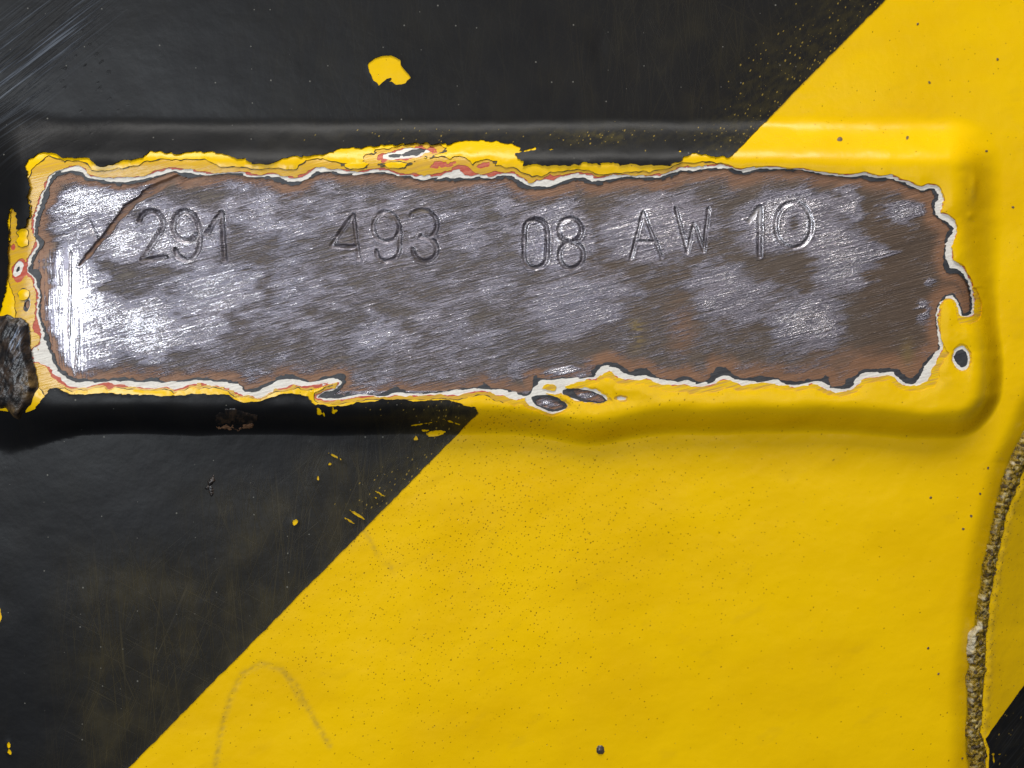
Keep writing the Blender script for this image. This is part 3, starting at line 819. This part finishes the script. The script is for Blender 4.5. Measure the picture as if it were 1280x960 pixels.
A_ = lambda s: np.array([[float(v) for v in p.split(",")] for p in s.split()])
CHARS = [
    ("stamped_digit", [A_("172,274.5 174,269 178.6,265.3 184,262.6 189,262.5 194.5,264.5 198.8,268.5 202,274 202.8,279 201.5,284 198.3,289.5 189.5,302.5 179.7,317.5 175.5,324 187.3,323 205,320.5")], 3.0, 3.6),
    ("stamped_digit", [A_("244,293 239.5,298 234.4,300 229,300 224.5,298.3 220,295.5 217,291.5 215,286 214.7,280 216,273 219,268 224,264 230,262.5 236,264.5 241,269 244.5,275 247,283 248,292 248,306 246,313 242,320 237,323 231,323.7 225,322 220.5,318.5 218,311.7")], 3.0, 3.6),
    ("stamped_digit", [A_("257.5,291 274.5,264.7"), A_("276,264.7 277.5,295 279.4,323.7")], 3.0, 3.6),
    ("stamped_digit", [A_("440,268 427,286 413,306.5 444,307.5"), A_("440.6,267.5 444,295 448,322.5")], 2.5, 2.7),
    ("stamped_digit", [A_("497.5,290 493,298 486,301 480,301 474,299 469.5,295 466.5,289 466,283.5 466.7,277 469,272 474,266 480,263.7 487,265 492.5,269 496.5,275 498.5,282 499.4,297 498.7,312 496,319.5 491,324 480,326 474,323 471,319.5 470,313")], 2.6, 3.0),
    ("stamped_digit", [A_("513,268.7 516,265 520,263 526,262 532.5,262.5 538,265 542.5,269 545.5,274.5 546,280.5 545.3,286 542.5,291 538,294.5 532,296 526,294.5"), A_("532,296 538,298 543,302 546,309 545,316 541.5,321 537,324.5 532,326 526,325 520.5,322 517,317 515.5,311")], 2.7, 3.1),
    ("stamped_digit", [A_("655.5,290 656.5,281.5 660.5,275.5 669,272.5 678,275 682.7,281 684.5,290 684.5,317 682.7,326 678,332 669,334.5 660.5,332 656.5,326 655.5,317 655.5,290")], 2.7, 3.3),
    ("stamped_digit", [ring(713.3, 286.8, 14.3, 15), ring(714.5, 318.5, 15.0, 16.0)], 2.7, 3.3),
    ("stamped_letter", [A_("804.5,264.3 789.3,323"), A_("804.5,264.3 828,321"), A_("795.4,302 821,301")], 2.0, 2.3),
    ("stamped_letter", [A_("846,260 860.4,314 868.5,278.5 880.7,313 886.8,260")], 2.2, 2.4),
    ("stamped_digit", [A_("937,276 950,258.5"), A_("950.8,258.5 950.7,319.6")], 3.0, 3.1),
    ("stamped_digit", [ring(993.4, 280.5, 22.6, 28.3, 40)], 2.6, 2.8),
]
sx = np.arange(2, 1232, 1.0); sy = np.arange(196, 524, 1.0)
SX, SY = np.meshgrid(sx, sy)
phi = gsample(PHI, SX, SY); dwf = gsample(DW, SX, SY)
h = relief(SX, SY) * 0 + macro(SX, SY) + 2.0 * fbm(SX / 120, SY / 100, 11, 2) + .35 * fbm(SX / 34, SY / 30, 15, 2) - 5.7
# gentle waviness and grinding marks
h += .7 * fbm(SX / 40, SY / 22, 110, 2) + .35 * streak(SX, SY, 14, 60, 7, 111, 3) + .14 * streak(SX, SY, 16, 24, 2.2, 113, 2)
gouge = np.array([[97, 331], [118, 306], [132, 290], [146, 272], [158, 258], [180, 242], [204, 229], [232, 217]])
gd = pline(SX, SY, gouge)
gw = np.interp(SX, [95, 120, 150, 180, 232], [1.0, 3.2, 4.4, 4.2, 3.5]) * np.clip(1 + 1.4 * fbm(SX / 14, SY / 14, 159, 2), .4, 1.5)
gm = sstep(gw + 1.5, gw - 1.5, gd)
h -= 2.2 * gm
h += .8 * np.exp(-((gd - gw - 1.5) / 1.6) ** 2)
for P, d_, w_ in ((A_("78,292 106,277"), 1.1, 2.0), (A_("109,276 121,302"), 1.2, 2.4), (A_("64,318 60,352"), 1.0, 2.0), (A_("86,315 84,420"), .9, 1.6), (A_("74,330 70,390"), .7, 1.2), (A_("96,420 92,462"), .9, 1.8)):
    r = pline(SX, SY, P)
    h -= d_ * np.exp(-(r / w_) ** 2)
groove = np.zeros_like(h); edge_glint = np.zeros_like(h); ids = np.full(h.shape, -1)
for k, (nm, strokes, hw, dep) in enumerate(CHARS):
    allp = np.concatenate(strokes); x0, y0 = allp.min(0) - 14; x1, y1 = allp.max(0) + 14
    i0, i1 = int(x0 - sx[0]), int(x1 - sx[0]); j0, j1 = int(y0 - sy[0]), int(y1 - sy[0])
    xx = SX[j0:j1, i0:i1]; yy = SY[j0:j1, i0:i1]
    r = np.minimum.reduce([pline(xx, yy, s) for s in strokes])
    r = r + .8 * fbm(xx / 6, yy / 6, 120 + k, 2)
    hw = hw * 1.22
    prof = 1 - sstep(hw * .1, hw + .3, r)
    wearn = np.clip(.82 + 1.5 * fbm(xx / 16, yy / 16, 140 + k, 2), .3, 1.2)
    h[j0:j1, i0:i1] += -dep * .9 * wearn * prof + wearn * .6 * np.exp(-((r - hw - 1.2) / 1.1) ** 2)
    groove[j0:j1, i0:i1] = np.maximum(groove[j0:j1, i0:i1], 1 - sstep(hw * .35, hw * .95, r))
    q = ids[j0:j1, i0:i1]; q[r < hw + 3.0] = k
    edge_glint[j0:j1, i0:i1] = np.maximum(edge_glint[j0:j1, i0:i1], np.exp(-((r - hw + .9) / 1.7) ** 2) * np.clip(.25 - 4.5 * np.gradient(prof, axis=1), 0, 1))  # right walls favoured: highlight on the strokes painted through the bare mask

BL = [(119, 250, 62, 26, .85), (150, 300, 34, 28, .72), (100, 290, 30, 30, .6), (92, 385, 34, 84, .9), (175, 408, 48, 44, .74), (120, 410, 50, 48, .68), (225, 292, 62, 45, .6), (268, 362, 66, 36, .58), (325, 266, 40, 38, .45), (240, 415, 46, 28, .55),
      (360, 280, 34, 30, .4), (500, 252, 44, 15, .42), (588, 297, 30, 26, .42), (375, 365, 44, 25, .42), (475, 420, 46, 30, .42), (550, 405, 34, 26, .36), (636, 254, 24, 14, .45), (648, 300, 14, 40, .35), (450, 300, 60, 40, .22), (480, 360, 120, 40, .2),
      (693, 298, 48, 48, .55), (820, 285, 72, 42, .55), (715, 382, 74, 44, .48), (905, 365, 42, 42, .5), (790, 370, 20, 20, .3),
      (985, 275, 60, 38, .72), (1048, 318, 38, 46, .65), (1063, 253, 20, 24, .6), (1132, 263, 25, 17, .62), (1092, 315, 22, 9, .6), (1010, 402, 46, 36, .62), (928, 375, 48, 36, .45), (1162, 390, 10, 16, .5), (1167, 355, 7, 5, .5),
      (708, 466, 22, 5, .9), (738, 496, 12, 4, .9), (693, 507, 6, 4, .6), (1204, 358, 4, 7, .7)]
bare = .04 + .31 * sstep(60, 200, SX) * sstep(760, 560, SX) * np.clip(1 + 1.3 * fbm(SX / 60, SY / 34, 158, 2), .4, 1.3) + .13 * sstep(560, 740, SX) * sstep(1090, 1000, SX)
WXs = SX + 26 * fbm(SX / 30, SY / 14, 151, 3) + 30 * streak(SX, SY, 14, 40, 5, 153, 2); WYs = SY + 16 * fbm(SX / 34, SY / 18, 155, 3)
for cx, cy, rx, ry, a in BL:
    uu, vv = rot(WXs - cx, WYs - cy, 10 if ry < 60 else 0)
    bare = np.maximum(bare, a * 1.12 * np.exp(-((uu / (rx * 1.15)) ** 2 + (vv / (ry * 1.12)) ** 2) ** 1.8))
for cx, cy, rx, ry, a in ((150, 352, 45, 22, .07), (205, 345, 30, 14, .07), (994, 280, 9, 16, .6), (1000, 330, 40, 14, .2), (250, 245, 40, 10, .25)):
    bare -= a * np.exp(-(((SX - cx) / rx) ** 2 + ((SY - cy) / ry) ** 2))
rimd = -(phi + dwf)
rimw = 13 + 10 * fbm(SX / 40, SY / 40, 131, 3) + 7 * sstep(900, 1100, SX) * sstep(420, 460, SY) * 1.5
rust = .95 * np.exp(-(np.maximum(rimd - 2, 0) / np.maximum(rimw, 4)) ** 2)
rust = np.maximum(rust, .55 * np.exp(-(((SX - 855) / 25) ** 2 + ((SY - 410) / 40) ** 2)))
rust = np.maximum(rust, .6 * np.exp(-(((SX - 1080) / 110) ** 2 + ((SY - 452) / 20) ** 2)))
rust = np.maximum(rust, .55 * np.exp(-(((SX - 63) / 9) ** 2 + ((SY - 370) / 90) ** 2)))
bare = bare * (1 - .9 * np.exp(-(np.maximum(rimd, 0) / 9) ** 2) * np.where((SY > 488) | ((SX > 680) & (SX < 745) & (SY > 455)), 0, 1))
rust = np.maximum(rust, .7 * gm * sstep(240, 200, SX)); bare = bare * (1 - .8 * gm)
brown = np.clip(.2 + .75 * sstep(1040, 1130, SX) + .35 * sstep(620, 760, SX) + .5 * fbm(SX / 60, SY / 40, 133, 2), 0, 1)
bare = np.clip(bare + .75 * edge_glint * np.clip(.6 + 2.4 * fbm(SX / 9, SY / 9, 157, 2), 0, 1.3), 0, 1.2)
vert = np.clip(sstep(135, 78, SX + 30 * fbm(SX / 16, SY / 40, 163, 2)) * sstep(290, 335, SY), 0, 1)
paint = .9 * (ids == 10) * sstep(283, 272, SY) * groove + .35 * np.exp(-(((SX - 797) / 10) ** 2 + ((SY - 412) / 22) ** 2)) * (streak(SX, SY, 5, 20, 2.4, 150) > .05) + .55 * (ids == 5) * (SY < 266) * groove * (SX < 536) + .22 * np.exp(-(((SX - 1136) / 8) ** 2 + ((SY - 440) / 16) ** 2))
paint = np.clip(paint, 0, 1)
V3 = world(SX.ravel(), SY.ravel(), h.ravel(), np.full(h.size, H))
hyd, hxd = np.gradient(h)
NN = np.stack([-hxd.ravel(), -np.ones(h.size), hyd.ravel()], -1); NN /= np.linalg.norm(NN, axis=1, keepdims=True)
at = {"bare": bare.ravel(), "rust": rust.ravel(), "brown": brown.ravel(), "groove": groove.ravel(), "vert": vert.ravel(), "paint": paint.ravel()}
nyy, nxx = h.shape
idx = np.arange(h.size).reshape(h.shape)
Q = np.stack([idx[:-1, :-1], idx[1:, :-1], idx[1:, 1:], idx[:-1, 1:]], -1).reshape(-1, 4)
keepf = ((phi < 16) | (gsample(spot_dark, SX, SY) < 12))[:-1, :-1].ravel()
fid = ids[:-1, :-1].ravel()


def sub_steel(name, sel, parent):
    q = Q[sel]
    u = np.unique(q); mp = np.full(h.size, -1); mp[u] = np.arange(len(u))
    return finish(name, V3[u], mp[q], M_STEEL, parent, NN[u], {k: v[u] for k, v in at.items()})


steel = sub_steel("bare_steel", keepf & (fid < 0), plate)
steel["label"] = "bare ground steel face with bright scratches and rusty rim"
txt = ["2", "9", "1", "4", "9", "3", "0", "8", "A", "W", "1", "0"]
for k, (nm, *_r) in enumerate(CHARS):
    o = sub_steel(nm, keepf & (fid == k), steel)
    o["label"] = ("stamped letter " if nm.endswith("letter") else "stamped digit ") + txt[k]

# ------------------------------------------------------------------ dark lump of old paint at the plate's left end
def heightpatch(name, x0, x1, y0, y1, st, field, hf, mat, parent, attrs=None, hm=None):
    xs = np.arange(x0, x1 + .01, st); ys = np.arange(y0, y1 + .01, st)
    a, b = np.meshgrid(xs, ys)
    f = field(a, b); hh = hf(a, b, f)
    keep = (f[:-1, :-1] > 0) | (f[1:, 1:] > 0) | (f[1:, :-1] > 0) | (f[:-1, 1:] > 0)
    ii = np.arange(a.size).reshape(a.shape)
    q = np.stack([ii[:-1, :-1], ii[1:, :-1], ii[1:, 1:], ii[:-1, 1:]], -1)[keep]
    u = np.unique(q); mp = np.full(a.size, -1); mp[u] = np.arange(len(u))
    P = world(a.ravel()[u], b.ravel()[u], hh.ravel()[u], None if hm is None else np.full(len(u), hm))
    return finish(name, P, mp[q], mat, parent, None, {k: fn(a, b, f).ravel()[u] for k, fn in (attrs or {}).items()})


LP = np.array([[-60, 398], [2, 393], [9, 391], [16, 397], [26, 398], [34, 405], [36.5, 420], [36, 432], [40, 452], [45, 470], [47, 482], [43, 498], [41, 505], [34, 515], [31, 522], [24, 527], [14, 522], [6, 512], [-60, 520]])
LF, _ = loop_field(LP, 40, tens=False)
lump = heightpatch("paint_lump", -60, 52, 385, 532, 1.0,
    lambda a, b: -gsample(LF, a, b) + 2.0 * fbm(a / 5, b / 5, 161, 3),
    lambda a, b, f: relief(a, b) - 1.5 + 7.5 * sstep(-1, 9, f) + 5 * fbm(a / 14, b / 20, 163, 3) * sstep(0, 6, f) + 1.2 * streak(a, b, 65, 22, 5, 165, 3) * sstep(0, 5, f),
    M_LUMP, plate, {"tan": lambda a, b, f: .8 * np.exp(-(((a - 37) / 9) ** 2 + ((b - 482) / 14) ** 2)) + .7 * np.exp(-(((a - 16) / 8) ** 2 + ((b - 515) / 7) ** 2)),
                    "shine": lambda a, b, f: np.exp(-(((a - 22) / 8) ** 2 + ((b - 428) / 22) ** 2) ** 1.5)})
lump["label"] = "dark crusty lump of old paint at the plate's left end"

# ------------------------------------------------------------------ rough seam and the panel beyond it
def seam_h(a, b, f):
    wdt = seamR(b) - seamL(b)
    t = np.clip((a - seamL(b)) / wdt, -.3, 1.3)
    base = -10 + 9.5 * sstep(-.12, .18, t) - 7 * sstep(.3, 1.15, t)
    g = 4.2 * fbm(a / 4.2, b / 4.2, 171, 3) + 2.6 * (vnoise(a / 2.6, b / 2.6, 175) - .5) + 1.6 * fbm(a / 18, b / 26, 177, 2)
    return base + g * sstep(-.1, .15, t) * sstep(1.25, .85, t)


seam = heightpatch("gritty_seam", 1190, 1400, 300, 1080, 1.25,
    lambda a, b: np.minimum(a - seamL(b) + 2.0 * fbm(a / 6, b / 6, 181, 2), seamR(b) - 7 + 9 * fbm(a / 7, b / 7, 185, 3) - a),
    seam_h, M_SEAM, None, {"chip": lambda a, b, f: sstep(.25, .5, 1.1 * np.exp(-((a - seamL(b) - 2) / 4.5) ** 2) * (.30 + .6 * np.exp(-((b - 808) / 22) ** 2)) * (.6 + 2.2 * fbm(a / 6, b / 8, 183, 2))) * .5}, hm=-6)
seam["label"] = "rough gritty ochre seam running up the lower right edge"
seam["category"] = "seam"


def side_h(x, y):
    x = np.asarray(x, float); y = np.asarray(y, float)
    e = x - seamR(y)
    return -7 - 0.55 * np.maximum(e, 0) + 4 * np.exp(-((e + 2) / 9) ** 2) * 0 + 1.2 * fbm(x / 40, y / 40, 191, 2)


F_side = GX - seamR(GY) + 6
sd = lambda x, y: ((1233 - 1.05 * (y - 922)) - x) * .70
F_sblk = np.minimum(F_side - 4, -(((1232 - 1.06 * (GY - 922)) - GX) * .70) + 1.2 * fbm(GX / 6, GY / 6, 193, 3))
F_sblk = np.minimum(F_sblk, np.minimum.reduce([ell(1242, 949, 1.4, 6, 8, .6, 3), ell(1241, 942.5, 3, 1.4, 0, .5, 4), ell(1251, 944.5, 3, .8, 0, .3, 5)]))
sheet("yellow_coat", F_side, 0, M_YEL, side, skirt=3, fine=lambda x, y: np.zeros(np.shape(x), bool), hfun=side_h, attrs={"speck": lambda x, y: .25 + 1.5 * np.exp(-((x - seamR(y)) / 6) ** 2), "smear_shade": lambda x, y: .8 * np.exp(-((x - seamR(y)) / 5) ** 2)}, hm=-9)
sheet("black_band", F_sblk, .9, M_BLACK, side, skirt=1.3, fine=lambda x, y: np.zeros(np.shape(x), bool), hfun=side_h, attrs={k: (lambda x, y: np.full(np.shape(x), .1)) for k in BA}, hm=-9)

# ------------------------------------------------------------------ small marks
def dome(name, cx, cy, rx, ry, dg, ht, mat, parent, seed=0, wob=.5):
    st = max(.4, min(rx, ry) / 6)
    m = max(rx, ry) + 3
    return heightpatch(name, cx - m, cx + m, cy - m, cy + m, st,
        lambda a, b: -ell(cx, cy, rx, ry, dg, wob, seed, a, b) + .3,
        lambda a, b, f: relief(a, b) + .3 + ht * np.sqrt(np.clip(f / min(rx, ry), 0, 1)) + (f > 0) * .8 * fbm(a / 3, b / 3, seed, 2), mat, parent)


M_DROP = mat_flat("grey_droplet", (0.045, 0.038, 0.030), (0.085, 0.072, 0.058), .3)
dome("dark_droplet", 750.5, 937.3, 4.4, 4.9, 20, 2.6, M_DROP, panel, 3)
M_RUSTC = mat_flat("rusty_flake", (0.07, 0.035, 0.018), (0.22, 0.12, 0.065), .35)
dome("rust_flake", 312, 532.0, 8, 2.6, 14, 2.0, M_RUSTC, panel, 5, 2.2)
dome("rust_flake", 286, 534.5, 13, 2.4, -5, 1.4, M_RUSTC, panel, 6, 2.6)
dome("paint_blister", 295, 523, 25, 10, 0, 2.6, M_LUMP, panel, 7, 3.0)
dome("tar_mark", 263.5, 603.5, 3.2, 9.5, -28, 2.6, M_LUMP, panel, 8, 1.6)
dome("tar_mark", 264, 614, 2.8, 6.5, 14, 2.2, M_LUMP, panel, 9, 1.4)
M_SMUT = mat_flat("tar_smut", (0.004, 0.004, 0.004), (0.008, 0.008, 0.008), .7, 90, 20, 4, .1)
dome("tar_smudge", 750, 62, 10, 22, 4, .25, M_SMUT, panel, 10, 4.0)
M_CHIP = mat_flat("brown_chip", (0.10, 0.06, 0.03), (0.17, 0.11, 0.06), .5)
dome("paint_nick", 1049.5, 174, 2.8, 2.0, 10, .5, M_CHIP, plate, 11, .5)
dome("paint_nick", 1134, 172, .9, 1.8, -30, .5, M_CHIP, plate, 12, .3)
for k, (cx, cy) in enumerate(((1235, 585), (1225, 617), (1214, 645), (1204, 661), (1163, 152 + 470), (1147, 30), (1247, 74), (1162, 103), (1266, 259), (1233, 189), (1173, 842), (1203, 948), (1160, 810))):
    dome("paint_nick", cx, cy, .8, 1.05, 30 * k, .3, M_CHIP, panel, 20 + k, .3)

# steel behind the paint
def slab(name, x0, x1, y0, y1, h0, h1, parent):
    k = (D + H) / D
    V = [((x - 640) * S * k, -hh * S, (480 - y) * S * k) for hh in (h0, h1) for (x, y) in ((x0, y0), (x1, y0), (x1, y1), (x0, y1))]
    F = [[0, 1, 2, 3], [7, 6, 5, 4], [0, 4, 5, 1], [1, 5, 6, 2], [2, 6, 7, 3], [3, 7, 4, 0]]
    return finish(name, V, F, M_BACK, parent, None, None, False)


slab("steel_sheet", X0 - 2, 1206, Y0 - 2, Y1 + 2, -60, -14, panel)
